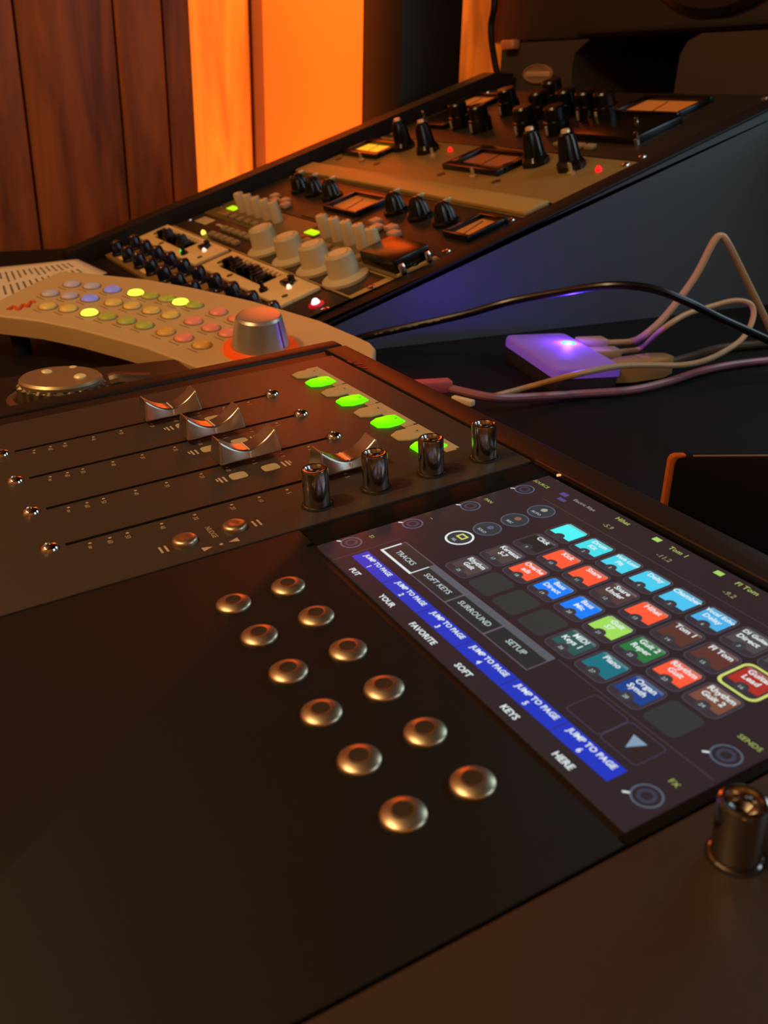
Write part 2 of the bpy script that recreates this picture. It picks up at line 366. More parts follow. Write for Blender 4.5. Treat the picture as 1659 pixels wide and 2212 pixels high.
tiles = {
 'A': [('', (78, 245, 245)), ('Drum|Kit', (70, 222, 235)), ('Verb Long|Plt', (74, 214, 236)), ('Delay', (74, 205, 238)), ('Chamber', (78, 195, 240)), ('Vocal Echo|Delay', (76, 176, 232)), ('DI Guitar|Direct', (80, 74, 74)), ('', (74, 70, 78))],
 'B': [('Click', (40, 40, 38)), ('Kick', (255, 92, 58)), ('Snare', (255, 92, 58)), ('Snare|Under', (84, 62, 62)), ('Hihat', (255, 92, 58)), ('Tom 1', (92, 56, 48)), ('Fl Tom', (96, 54, 48)), ('Guitar|Lead', (172, 50, 40))],
 'C': [('Kereaux|S-7', (82, 68, 66)), ('Overhe|ads', (255, 92, 58)), ('Bass|Direct', (24, 128, 255)), ('Bass|Mic', (24, 128, 255)), ('Guit|S7', (160, 222, 92)), ('Guit 2|Reper', (48, 118, 66)), ('Rhythm|Guit', (255, 92, 58)), ('Rhythm|Guit 2', (122, 76, 58))],
 'D': [('Rhythm|Guit', (82, 70, 68)), None, None, None, ('MIDI|Keys 1', (48, 88, 84)), ('Piano', (32, 112, 128)), ('Organ|Synth', (34, 66, 140)), None]}
num = 1
for row, cy in (('A', 82.4), ('B', 70.7), ('C', 58.9), ('D', 47.3)):
    for i, t in enumerate(tiles[row]):
        cx = 17.9 + 11.2 * i; F = Flat()
        sel = row == 'B' and i == 7
        if t is None:
            F.poly(rrect(cx, cy, 9.6, 10, 1.6), GREY, TZ); F.make('empty_tile', ts); continue
        name, c = t
        F.ring(rrect(cx, cy, 10.2, 10.6, 2.0), rrect(cx, cy, 9.7, 10.1, 1.8), em('sel', (205, 215, 110)) if sel else FRAME, TZ + .02)
        F.poly(rrect(cx, cy, 9.7, 10.1, 1.8), em('tile_under', (58, 50, 56)), TZ)
        if sel: F.ring(rrect(cx, cy, 11.2, 11.6, 2.2), rrect(cx, cy, 10.0, 10.4, 1.8), em('sel', (205, 215, 110)), TZ + .03)
        F.poly([(cx - 4.3, cy - 2.9), (cx + 4.3, cy - 2.9), (cx + 4.3, cy + 3.6), (cx - 4.3, cy + 3.6)], em('fill_%d_%d_%d' % c, c), TZ + .03)
        top = tuple(int(.55 * q + .45 * 150) for q in c)
        F.poly([(cx - 4.3, cy + 3.6), (cx + 4.3, cy + 3.6), (cx + 3.8, cy + 4.5), (cx - 3.8, cy + 4.5)], em('top_%d_%d_%d' % top, top), TZ + .03)
        F.poly(circ(cx, cy - 3.1, 1.75), em('badge', (62, 58, 62)), TZ + .05)
        if name: F.txt(str(num), 1.5, cx, cy - 3.3, PALE, TZ + .07)
        L = name.split('|')
        for q, s in enumerate(L): F.txt(s, 2.45 if len(s) < 8 else 2.0, cx + (0 if q == 0 else -.3), cy + 2.9 - 2.5 * q, WHT, TZ + .07, .06)
        num += 1
        F.make('track_tile', ts)
# jump bar
for i in range(6):
    F = Flat(); x = -6.2 + 18.25 * i
    F.poly([(x + .12, 22.8), (x + 18.13, 22.8), (x + 18.13, 28.2), (x + .12, 28.2)], BLUB, TZ)
    F.txt('JUMP TO PAGE', 2.15, x + 9.1, 26.6, WHT, TZ + .05, .06); F.txt(str(i + 1), 2.2, x + 8.2, 24.1, WHT, TZ + .05, .06); F.make('jump_button', ts)
for i, s in enumerate(('PUT', 'YOUR', 'FAVORITE', 'SOFT', 'KEYS', 'HERE')):
    F = Flat(); F.txt(s, 2.5, 2.4 + 18.3 * i, 19.4, WHT, TZ, .06); F.make('key_caption', ts)
xs = [-4.6, 12.0, 29.8, 47.6, 65.5]
for i, s in enumerate(('TRACKS', 'SOFT KEYS', 'SURROUND', 'SETUP')):
    F = Flat(); a, b = xs[i], xs[i + 1]
    F.poly([(a, 31.6), (b, 31.6), (b, 40.2), (a, 40.2)], TABD, TZ); F.ring([(a, 31.6), (b, 31.6), (b, 40.2), (a, 40.2)], [(a + .3, 31.9), (b - .3, 31.9), (b - .3, 39.9), (a + .3, 39.9)], LINE, TZ + .03)
    if i: F.poly([(a + .3, 37.9), (b - .3, 37.9), (b - .3, 39.9), (a + .3, 39.9)], TABG, TZ + .02)
    else:
        F.poly([(a - .1, 31.5), (b + .1, 31.5), (b + .1, 32.3), (a - .1, 32.3)], WHT, TZ + .05); F.poly([(a - .1, 31.5), (a + .5, 31.5), (a + .5, 38.6), (a - .1, 38.6)], WHT, TZ + .05); F.poly([(b - .3, 31.5), (b + .1, 31.5), (b + .1, 38), (b - .3, 38)], WHT, TZ + .05)
    F.txt(s, 2.55, (a + b) / 2, 35.2, PALE, TZ + .06, .02); F.make('page_tab', ts)
for a, b, tri in ((80.8, 91.9, 0), (91.9, 103, 1)):
    F = Flat(); F.ring(rrect((a + b) / 2, 34.8, b - a, 9, 1.2), rrect((a + b) / 2, 34.8, b - a - .5, 8.5, 1.), em('box_line', (70, 62, 82)), TZ)
    if tri: F.poly([(95.6, 36.8), (97.6, 32.6), (99.6, 36.8)], TRIC, TZ + .03)
    F.make('page_arrow' if tri else 'page_box', ts)
for x in (-13.6, 110.2):
    for i, s in enumerate(('S1', '--', 'PAN', 'SOURCE') if x < 0 else ('FX', 'SENDS', 'DYN', 'EQ')):
        y = 26.6 + 21.3 * i; F = Flat()
        F.ring(circ(x, y, 3.3, 28), circ(x, y, 2.85, 28), DIMR, TZ); F.ring(circ(x, y, 2.0, 24), circ(x, y, 1.2, 24), em('ring_core', (58, 62, 78)), TZ)
        F.poly([(x - 3.6, y - 3.0), (x - 3.2, y - 3.3), (x - 2.2, y - 2.3), (x - 2.6, y - 2.0)], WHT, TZ + .03)
        F.txt(s, 2.0, x + (.3 if len(s) < 4 else 0), y + 6.8, LIME, TZ + .02); F.make('knob_readout', ts)
for i, y in enumerate((54.7, 64.7, 74.9, 85.0)):
    x = 2.2; F = Flat(); sel = i == 0
    F.poly(circ(x, y, 4.2, 32), em('mode_fill', (52, 58, 62)), TZ); F.ring(circ(x, y, 4.4, 32), circ(x, y, 3.75 if sel else 4.0, 32), WHT if sel else DIMR, TZ + .03)
    if sel: F.ring(rrect(x, y + 1.0, 3.2, 2.6, .2), rrect(x, y + 1.0, 2.0, 1.4, .1), em('sel', (205, 215, 110)), TZ + .05)
    else: F.poly(circ(x, y + 1.2, 1.1, 14), (DIMR, em('orange_dot', (150, 92, 70)), em('pale_dot', (160, 158, 140)))[i - 1], TZ + .05)
    F.txt(('SEL', 'SOLO', 'REC', 'AUTO')[i], 1.5, x, y - 2., PALE, TZ + .05); F.make('mode_button', ts)
F = Flat()
F.poly([(-5, 91.0), (114, 91.0), (114, 91.3), (-5, 91.3)], em('rule', (72, 60, 66)), TZ); F.poly([(66, 40.3), (114, 40.3), (114, 40.6), (66, 40.6)], em('rule', (72, 60, 66)), TZ)
F.poly([(-7.4, 17.4), (-7.1, 17.4), (-7.1, 40), (-7.4, 40)], em('rule', (72, 60, 66)), TZ); F.make('screen_rule', ts)
for s, x, y, mm_ in (('Electric Rhyt', 6.4, 98.6, em('status_grey', (150, 140, 142))), ('Hihat', 21.4, 100.9, LIME), ('-5.9', 21.4, 95, em('status_val', (140, 140, 96))), ('Tom 1', 44.4, 100.6, LIME), ('-11.2', 44.4, 95, em('status_val', (140, 140, 96))), ('Fl Tom', 68.4, 100.9, LIME), ('-9.2', 67.8, 95, em('status_val', (140, 140, 96)))):
    F = Flat(); F.txt(s, 1.9 if len(s) > 8 else 2.6, x, y, mm_, TZ, .03); F.make('status_text', ts)
for x in (35.6, 58.8, 82): F = Flat(); F.poly([(x - 1.3, 100), (x + 1.3, 100), (x + 1.3, 102), (x - 1.3, 102)], em('lime_square', (165, 210, 100)), TZ); F.make('status_square', ts)
F = Flat(); F.poly([(-4.6, 97.4), (-1.6, 97.4), (-1.6, 99.4), (-4.6, 99.4)], VIOL, TZ); F.poly([(-2.4, 94.6), (1, 94.6), (1, 96.2), (-2.4, 96.2)], VIOL, TZ); F.make('status_icon', ts)
# --- right side of the surface beyond the frame: jog wheel
part('jog_wheel', lathe([(38, 0), (38, 6), (36, 8), (30, 8.4), (26, 6.6), (0, 6.2)], 48), CHROME, cs, (215, -20, .3))

# ================================================================== sloped rack console
S = rad(19.5)
RO = Vector((-950.8, 460.6, 37.6)); RVv = Vector((0, math.cos(S), math.sin(S))); RN = Vector((0, -math.sin(S), math.cos(S)))
def rk(u, v, h=0): return RO + Vector((u, 0, 0)) + RVv * v + RN * h
U = 44.45
con = thing('rack_console', 'black sloped rack console built into the desk, holding the audio units', 'rack', rk(0, -330))
base = rk(0, -330)
def rel(p): return Vector(p) - base
ya, za = rk(0, -332, -1).y, rk(0, -332, -1).z; yb, zb = rk(0, 300, -1).y, rk(0, 300, -1).z
def cheek(x0, x1, h):
    a = rk(0, -336, h); b = rk(0, 300, h)
    return shift(prism_x([(a.y, DZ), (a.y + 1, a.z), (b.y, b.z), (b.y + 30, b.z), (b.y + 30, DZ)], x0, x1), -base.x, -base.y, -base.z)
part('left_cheek', cheek(RO.x - 36, RO.x - 5, 20), CHEEK, con)
part('right_cheek', cheek(RO.x + 485, RO.x + 506, 1), SIDE, con)
tp = box(484.5, 506.5, -336, 300, 1, 4, 1)
part('right_cheek_trim', tp, CHEEK, con, rel(RO), (S, 0, 0))
part('front_rail', box(-6, 485, -336, -299, -16, 0, 2), CHEEK, con, rel(RO), (S, 0, 0))
part('gap_dark_sheet', box(-6, 485, -300, 300, -24, -6), VOID, con, rel(RO), (S, 0, 0))  # black sheet added so the gaps between units show dark
part('shelf', shift(box(-1000, -300, 745, 1120, 112, 131, 2), -base.x, -base.y, -base.z), CHEEK, con)

def unit(name, label, v0, hU, platemat, group=None, u0=-1., u1=482., h=2.5):
    o = thing(name, label, 'audio unit', rk(0, v0), (S, 0, 0), group)
    part('faceplate', box(u0, u1, .6, hU * U - .6, -4, h, .6), platemat, o)
    sm = mesh('rack_screw', lathe([(4, 0), (3.6, 1.4), (1.5, 2), (0, 1.6)], 12), CHROME)
    for uu in (u0 + 7, u1 - 7):
        for vv in ((hU * U * .5,) if hU == 1 else (10, hU * U - 10)): put('rack_screw', sm, o, (uu, vv, h))
    return o
def led(o, u, v, rr, m, h=2.5, name='led'): return part(name, lathe([(rr, h), (rr, h + rr * .8), (rr * .6, h + rr * 1.5), (0, h + rr * 1.8)], 14), m, o, (u, v, 0))
def vu(o, u0, u1, v0, v1, face, h=2.5, fw=4):
    fr = part('meter_frame', join(box(u0, u1, v0, v0 + fw, h, h + 6, .6), box(u0, u1, v1 - fw, v1, h, h + 6, .6), box(u0, u0 + fw, v0 + fw, v1 - fw, h, h + 6, .6), box(u1 - fw, u1, v0 + fw, v1 - fw, h, h + 6, .6)), BLK, o)
    part('meter_face', box(u0 + 3.5, u1 - 3.5, v0 + 3.5, v1 - 3.5, h - 1, h + 1.5), face, fr)
    c = (u0 + u1) / 2
    part('needle', prism([(c - .4, v0 + 6), (c + .4, v0 + 6), (c - 8, v1 - 8), (c - 8.6, v1 - 8)], h + 1.6, h + 2.2), BLK, fr)
# 1 blue knob unit
o = unit('blue_knob_unit', 'grey-tan rack unit with a row of glossy navy knobs, lowest in the rack', -297, 1, TANP)
nk = mesh('navy_knob', lathe([(9, 0), (9, 2), (7.8, 3), (7.2, 13), (6.2, 15), (0, 15)], 22), NAVY); nc = mesh('knob_cap', lathe([(2.6, 15), (2.2, 15.8), (0, 16)], 14), CHROME)
for i in range(20):
    k = put('navy_knob', nk, o, (24 + 46 * (i // 2) + 8 * (i % 2), 13 + 20 * (i % 2), 2.5)); put('knob_cap', nc, k)
for u in (52, 144, 236): part('label_plate', box(u - 14, u + 14, 6, 11, 2.5, 3), CREAM, o)
# 2 cream modules
o = unit('cream_module_unit', 'black rack unit carrying two cream modules with black comb-like slider banks', -252.5, 1, DKP)
for k, u0 in enumerate((-3, 219)):
    md = part('cream_module', join(box(u0, u0 + 209, 2, 14, 2.5, 6, .6), box(u0, u0 + 26, 14, 42, 2.5, 6, .6), box(u0 + 138, u0 + 209, 14, 42, 2.5, 6, .6), box(u0 + 26, u0 + 138, 38, 42, 2.5, 6, .6)), CREAM, o)
    part('slider_well', box(u0 + 25.5, u0 + 138.5, 13.5, 38.5, 1.5, 3), VOID, md)
    for i in range(10):
        u = u0 + 32 + 10.6 * i
        part('comb_tooth', box(u + 2.6, u + 6.2, 33.5, 38.2, 2.8, 6, .3), CREAM, md)
        part('slider_cap', box(u - 2, u + 2, 18 + 4 * math.sin(i * 1.3), 30 + 3 * math.sin(i * 1.3), 2.8, 11, .8), BLK, md)
    part('rocker_switch', join(box(u0 + 162, u0 + 176, 24, 32, 6, 10, .8), box(u0 + 166, u0 + 172, 31, 36, 6, 13, .8)), BLK, md)
    part('toggle', lathe([(4.2, 6), (4, 9), (2, 10), (1.6, 15), (0, 15.5)], 14), BLK, md, (u0 + 158, 9, 0))
    part('hole_plug', lathe([(3, 6), (2.8, 6.6), (0, 6.7)], 14), mat('hole_brown', (90, 62, 34), .6), md, (u0 + 194, 14, 0))
    part('hole_plug', lathe([(4.2, 6), (4, 6.6), (0, 6.7)], 14), MATS['hole_brown'], md, (u0 + 20, 20, 0)); part('hole_plug', lathe([(3.4, 6), (3.2, 6.6), (0, 6.7)], 14), MATS['hole_brown'], md, (u0 + 74, 8.5, 0))
    led(md, u0 + 180, 25, 2.2, mat('warm_led', (255, 200, 180), .3, emit=(255, 200, 180), es=1.4), 6, 'module_led')
    if k == 0: led(md, u0 + 148, 9, 2.2, mat('green_led', (20, 160, 60), .3, emit=(50, 220, 90), es=1.), 6, 'module_led')
led(o, 456, 23, 3.6, HOTLED, name='power_led'); part('led_bezel', lathe([(7, 2.5), (6.6, 4), (3.8, 4.6)], 20), mat('red_bezel', (150, 10, 24), .3, emit=(200, 10, 40), es=.6), o, (456, 23, 0))
# 3 big beige knobs
o = unit('large_knob_unit', 'dark brown rack unit with four big skirted beige knobs', -208, 1, BRNP)
bk = mesh('large_knob', lathe([(21, 0), (21, 2.5), (19.6, 3.6), (14.6, 5.5), (14, 7), (12.8, 22.5), (11.8, 24), (10.2, 24.3), (9.6, 23.4), (0, 23.4)], 48), BEIGEK)
bc = mesh('knob_cap', lathe([(9.0, 23.4), (8.6, 24.6), (0, 24.9)], 24), mat('knob_cap_beige', (214, 192, 146), .4))
for u in (256, 319, 375, 430):
    k = put('large_knob', bk, o, (u, 21.5, 2.5)); put('knob_cap', bc, k)
part('label_plate', box(22, 60, 24, 38, 2.5, 3.2, .3), mat('pale_label', (190, 176, 140), .5), o)
led(o, 95, 9, 2.8, YELLED)
bm_ = mesh('push_button', box(-6, 6, -4, 4, 0, 4, .8), mat('button_tan', (150, 128, 88), .5))
for i in range(5):
    for j in range(2): put('push_button', bm_, o, (118 + 18 * i, 12 + 16 * j, 2.5))
part('label_plate', box(80, 112, 30, 34, 2.5, 3.2, .3), MATS['pale_label'], o)
for a, b, c, e in ((1, 480, 1.5, 3), (470, 480, 3, 40), (300, 480, 41, 42.6)): part('trim_line', box(a, b, c, e, 2.5, 3), TANL, o)
# 4 five-knob channels
o = unit('five_knob_unit', 'tan rack unit with two rows of five small beige knobs and green displays', -163.5, 1, mat('olive_faceplate', (112, 92, 54), .5))
sk = mesh('small_knob', lathe([(6.4, 0), (6.2, 20), (5.4, 22), (0, 22.2)], 22), BEIGEK)
pt = mesh('pointer', box(-.5, .5, 1, 5.6, 22, 22.5), BLK)
for u0 in (72, 297):
    for i in range(5):
        k = put('small_knob', sk, o, (u0 + 25.5 * i, 27, 2.5)); put('pointer', pt, k, rot=(0, 0, .4 * i))
    ds = part('display_window', box(u0 - 44, u0 - 14, 6, 40, 2.5, 3.4, .3), BLK if u0 > 100 else TANP, o)
    part('lit_bar', box(u0 - 41, u0 - 17, 20, 29, 3.3, 4.2, .3), GRNLED, ds)
    for i in range(6): put('push_button', bm_, o, (u0 - 8 + 22 * i, 8, 2.5))
hb = part('cover_box', box(412, 474, 4, 40, 2.5, 15, 1.5), BLK, o)
for v in (8, 34): part('thumb_screw', lathe([(3.2, 2.5), (3.2, 10), (2.2, 12), (0, 12)], 14), CHROME, o, (479, v, 0))
part('trim_line', box(476, 480, 2, 42, 2.5, 4), TANL, o)
# 5 black compressor with amber meter
o = unit('black_meter_unit', 'black rack unit with amber meters and black fluted knobs, below the tan unit', -119, 2, DKP)
fk = mesh('fluted_knob', lathe([(13, 0), (13, 3), (10.5, 4.5), (9, 13), (6, 19), (2.5, 21), (0, 21)], 32, 8, 1.2), BLK); fc = mesh('knob_pointer', box(-1, 1, 2, 10, 17, 21.6, .4), mat('silver_pointer', (190, 165, 120), .3, .6))
for u in (92, 132, 176, 320, 366, 412): k = put('fluted_knob', fk, o, (u, 52, 2.5)); put('knob_pointer', fc, k)
vu(o, 208, 282, 24, 68, VUO); vu(o, 440, 480, 30, 74, VUO)
lb = mesh('light_button', box(-7, 7, -5, 5, 0, 5, 1), mat('button_pinkish', (190, 150, 120), .4))
for u0 in (76, 326):
    for i, dv in enumerate((24, 15, 20, 12)): put('light_button', lb, o, (u0 + 19 * i, dv, 2.5))
part('lower_panel', box(190, 290, 4, 26, 2.5, 3.4, .3), BRNP, o)
# 6 tan twin VU unit
o = unit('twin_meter_unit', 'wide tan rack unit with two square meters, four tall black knobs and red lights', -30, 3, TANP)
part('lip', box(-1, 482, .6, 28, 2.5, 7, 1.2), TANL, o); part('shadow_gap', box(-1, 482, 28, 32, 2.4, 2.8), VOID, o)
tk = mesh('tall_knob', lathe([(14, 0), (14, 5), (11, 9), (9, 26), (7, 32), (4.5, 34), (0, 34)], 28, 7, 1.0), BLK); tc_ = mesh('knob_tip', lathe([(4.6, 34), (3.8, 36.5), (0, 37)], 14), mat('tip_silver', (225, 205, 170), .35, .4))
for u in (105, 160, 366, 421): k = put('tall_knob', tk, o, (u, 104, 2.5)); put('knob_tip', tc_, k)
vu(o, 6, 98, 66, 112, VUY, fw=9); vu(o, 250, 352, 66, 124, VUD, fw=11)
led(o, 197, 112, 2.8, REDLED, name='red_lamp'); led(o, 459, 105, 3., REDLED, name='red_lamp')
tg = mesh('toggle_switch', lathe([(4, 0), (4, 2), (2, 3), (1.7, 10), (0, 10.6)], 12), mat('toggle_tan', (200, 170, 120), .35, .5)); hl = mesh('jack_hole', lathe([(5, 0), (4.4, .6), (0, .4)], 14), mat('jack_dark', (60, 34, 20), .5))
for u0 in (0, 245):
    for u, v, me in ((76, 58, tg), (118, 56, hl), (190, 92, tg), (20, 54, hl)): put('toggle_switch' if me is tg else 'jack_hole', me, o, (u0 + u, v, 2.5))
# 7 top unit
o = unit('top_rack_unit', 'dark rack unit with round black knobs and two amber meters, topmost in the rack', 104, 4, DKP)
rk_ = mesh('round_knob', lathe([(13.5, 0), (13.5, 14), (11.5, 15), (11.5, 27), (10, 29), (0, 29)], 28), BLK); rl = mesh('knob_line', box(-1.2, 1.2, -15, -10, 2, 12, .2), mat('line_grey', (170, 150, 125), .4))
for u, v in ((118, 48), (170, 42), (222, 92), (256, 44), (303, 50), (300, 96), (150, 100), (262, 100), (200, 130), (330, 96)):
    k = put('round_knob', rk_, o, (u, v, 2.5)); put('knob_line', rl, k)
vu(o, 4, 76, 100, 150, VUO); vu(o, 330, 424, 104, 154, VUO)
part('dark_panel', box(326, 440, 34, 96, 2.5, 10, 1), BLK, o); part('dark_panel', box(30, 96, 36, 92, 2.5, 8, 1), BLK, o)
for u, v in ((318, 84), (402, 72), (440, 36), (12, 60), (108, 84), (240, 66)): put('chrome_post', mesh('chrome_post', lathe([(3, 0), (3, 5), (2, 12), (0, 13)], 12), CHROME), o, (u, v, 2.5))
for i in range(4): put('push_button', bm_, o, (345 + 16 * i, 18, 2.5))

# ================================================================== things behind the rack
p0 = at(865, 150, 0, -1050)
bx = tag(part('equipment_cabinet', box(-1168, -1050, p0.y, at(995, 150, 0, -1050).y, -790, 900, 4), mat('cabinet_black', (24, 20, 19), .5), None), 'tall black cabinet standing between the orange panel and the wooden strip', 'cabinet')
YS = 780
sp = thing('loudspeaker', 'large dark loudspeaker with round woofer resting on foam pads', 'speaker', (-690, YS, 196))
zt = 196
part('cabinet', box(-345, 350, 0, 260, 0, 420, 6), SPKM, sp)
part('woofer_ring', lathe([(158, 0), (158, 5), (150, 8), (140, 6), (138, 0)], 56), BLK, sp, (75, 0, 172), (rad(90), 0, 0))
part('woofer_cone', lathe([(139, 3), (125, 5), (118, 0.5), (60, .4), (45, 8), (0, 14)], 48), BLKM, sp, (75, 0, 172), (rad(90), 0, 0))
part('baffle_ledge', box(-150, 348, -6, 0, 4, 12, 1.5), BLKM, sp)
def pad_outline(x0, x1, curve):
    pts = [(x0, 0), (x1, 0)]
    if curve > 0: pts += [(x1 - 4, 30), (x1 - 1, 48), (x1 + 26, 63), (x0, 63)]
    else: pts += [(x1, 63), (x0 + 30, 63), (x0 + 10, 56), (x0 + 1, 42), (x0, 20)]
    return pts
def pad(label, x0, x1, curve):
    g = prism(pad_outline(0, x1 - x0, curve), 0, 220, 2); g = ([(a, c, b) for a, b, c in g[0]], [q[::-1] for q in g[1]])
    t = thing('speaker_pad', label, 'speaker pad', (x0, YS - 6, 132), group='foam pads under the loudspeaker'); part('foam_block', g, SPKF, t); return t
t = pad('dark foam speaker pad with a round silver badge', -998, -836, 1)
bp = at(1163, 160, 1, YS - 7)
bdg = lathe([(24, 0), (24, 2), (21.5, 2.5), (21, 1.2), (0, 1.2)], 36); bdg = ([(x * 1.35, y * .5, z) for x, y, z in bdg[0]], bdg[1])
bd = part('badge', bdg, mat('badge_rim', (190, 150, 120), .35, .6), t, (bp.x + 998, -1, bp.z - 132), (rad(90), 0, 0))
part('badge_bar', box(-26, 26, -3.2, 3.2, 1.2, 2.2, .3), mat('badge_bar_grey', (210, 170, 140), .4, .3), bd)
pad('plain dark foam speaker pad with rounded corner, right of the badge pad', -654, -420, -1)
c = [at(1062, -120, 1, 770), at(1068, 0, 1, 768), at(1060, 60, 1, 768), at(1066, 120, 1, 768), at(1078, 170, 1, 772), at(1100, 196, 1, 775)]
c[-1].z = 136
tag(part('hanging_cable', tube(c, 5, 8), BLKC, None), 'thin black cable hanging down in front of the wooden strip', 'cable')
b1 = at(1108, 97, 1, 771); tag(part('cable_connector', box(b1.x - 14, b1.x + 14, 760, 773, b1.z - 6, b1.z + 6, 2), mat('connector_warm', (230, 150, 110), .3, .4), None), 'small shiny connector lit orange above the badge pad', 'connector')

# ================================================================== beige remote
tl_ = rad(10); RMN = Vector((math.sin(tl_) * .85, -math.sin(tl_) * .53, math.cos(tl_))).normalized()
RMO = at(392, 779, 2, -44)
rmx = Vector((.95, .3, 0)); rmx = (rmx - RMN * rmx.dot(RMN)).normalized(); rmy = RMN.cross(rmx)
def onr(px, py, h=0):
    q = ray(px, py); k = ((RMO + RMN * h - CAM).dot(RMN)) / q.dot(RMN); p = CAM + q * k - RMO; return (p.dot(rmx), p.dot(rmy))
rm = thing('monitor_remote', 'beige curved monitor remote with coloured round buttons and a big silver dial', 'remote', RMO)
rm.rotation_euler = Matrix((rmx, rmy, RMN)).transposed().to_euler()
opx = [(-110, 660), (-100, 640), (0, 620), (60, 602), (129, 585), (172, 587), (228, 593), (316, 602), (420, 621), (541, 648), (616, 669), (693, 692), (774, 727), (800, 739), (812, 752), (806, 775), (770, 800), (730, 824), (690, 838), (640, 846), (560, 843), (480, 815), (392, 779), (316, 750), (253, 732), (167, 709), (83.5, 691.6), (0, 681.5), (-70, 676)]
opx[:5] = [(-110, 662), (-104, 652), (-60, 652), (0, 646), (70, 612)] ; opx.insert(5, (129, 586))
outl = [onr(*q) for q in opx]
part('shell', prism(outl[::-1], -15, 0, 2.2, 3), REMOTE, rm, wn=True)
for px, py in ((120, 620), (30, 670), (560, 700), (600, 790)):
    a, b = onr(px, py); wz = RMO + rmx * a + rmy * b - RMN * 15
    part('support_leg', lathe([(7, -(wz.z - DZ)), (7, 1), (0, 1)], 14), BLKM, rm, (a, b, -15), (RMN.to_track_quat('Z', 'Y').inverted() @ Vector((0, 0, 1)).to_track_quat('Z', 'Y')).to_euler() if False else (0, 0, 0))
bg_ = lathe([(6.6, 0), (6.5, .8), (5.6, 1.9), (3.2, 2.7), (0, 3.0)], 22)
rg_ = mesh('button_ring', lathe([(7.6, 0), (7.4, .5), (6.5, .5)], 22), mat('ring_shadow', (150, 122, 84), .6))
cols = {'li': ((206, 194, 206), None), 'bl': ((150, 156, 225), (96, 104, 205)), 'gL': ((225, 255, 90), (225, 255, 70)), 'gd': ((190, 200, 84), None), 'ye': ((244, 208, 108), None), 'yo': ((236, 182, 88), None), 'pk': ((246, 150, 126), (120, 34, 24))}
bmesh_ = {}
for k, (cc, e) in cols.items(): bmesh_[k] = mesh('remote_button', bg_, mat('remote_button_' + k, cc, .4, emit=e, es=1.15 if k == 'gL' else .35), ang=50)
for k, L in {'li': [(155, 612), (198, 616), (108, 632), (150, 637)], 'bl': [(242, 624), (194, 643)], 'gL': [(293, 631), (390, 651), (193, 674)], 'gd': [(325, 637), (360, 643), (420, 657), (232, 682), (273, 691), (312, 701)],
             'ye': [(245, 652), (285, 659), (327, 669), (368, 679), (103, 660), (147, 665)], 'yo': [(358, 715), (436, 743)], 'pk': [(418, 692), (472, 672), (512, 686), (397, 728), (456, 706), (492, 718)]}.items():
    for px, py in L:
        a, b = onr(px, py, 1.2); bb = put('remote_button', bmesh_[k], rm, (a, b, 0)); put('button_ring', rg_, bb)
        part('button_legend', box(-5, 5, -.5, .5, 0, .15), mat('legend_brown', (150, 122, 86), .7), rm, (a + 2, b - 10, 0), (0, 0, .1))
a, b = onr(563, 752)
kd = part('volume_dial', lathe([(20.5, 3), (20.2, 4.5), (16, 23), (14.6, 24.6), (12.5, 25), (0, 24.4)], 48), DIALM, rm, (a, b, 0))
part('dial_ring', lathe([(26.5, 0), (25.5, 2.2), (21, 3.6), (20, 2.6)], 48), ORANGE, rm, (a, b, 0))
da = .25
part('dial_mark', box(-.3, .5, -.6, .6, 0, 19), mat('dial_red', (130, 60, 60), .5), kd, (20.1 * math.cos(da), 20.1 * math.sin(da), 4.6), (0, -.224, da))
w = [onr(x, y) for x, y in ((18, 670), (30, 664), (40, 670), (50, 660), (60, 664), (66, 654), (76, 653))]
part('orange_logo', tube([(a, b, .2) for a, b in w], 1.5, 6), mat('logo_orange', (226, 92, 30), .5), rm)

# ================================================================== transport controller with jog wheel
tz = -40.
tr = thing('transport_controller', 'dark transport controller with a ribbed silver jog wheel beside the faders', 'controller', (-330, -20, DZ))
part('body', box(-62, 106, -150, 112, 6, tz - DZ, 4), BLACK, tr)
for x in (-50, 90):
    for y in (-135, 95): part('foot', lathe([(6, 0), (6, 7), (0, 7)][::1], 12), BLKM, tr, (x, y, 0))
J = at(131, 814, 2, -27.); jl = (J.x + 330, J.y + 20, -27 - DZ)
part('jog_wheel', lathe([(24.5, -13), (24.5, -4), (22, -2)], 96, 24, 1.6), mat('jog_ribs', (120, 104, 78), .4, .6), tr, jl)
jw = part('jog_disc', lathe([(22.6, -3), (22.8, -1), (21.6, .4), (20, .3), (12, -.9), (0, -1.3)], 56), mat('jog_dish', (196, 172, 126), .4, .75), tr, jl)
for px, py in ((100, 803), (158, 795), (173, 812)):
    q = at(px, py, 2, -27.6); part('glint_stud', lathe([(3.8, -.8), (3.3, .1), (2.0, .8), (0, 1.1)], 18), mat('glint_pale', (255, 236, 180), .4, .2), jw, (q.x - J.x, q.y - J.y, -.4), ang=60)  # pale studs added to stand for the bright lamp spots on the disc
part('jog_collar', lathe([(31, -13.5), (30.5, -11.5), (27, -10.5), (26, -13)], 56), SATIN, tr, jl)
cb = at(270, 814, 2, -35.)
part('chrome_bar', join(shift(tube([(-9, 0, 0), (-4, 1, 1), (4, 2, 0), (14, 4, -1)], 5.0, 12), 0, 0, 0)), SATIN, tr, (cb.x + 330, cb.y + 20, -38 - DZ), (0, 0, rad(70)))

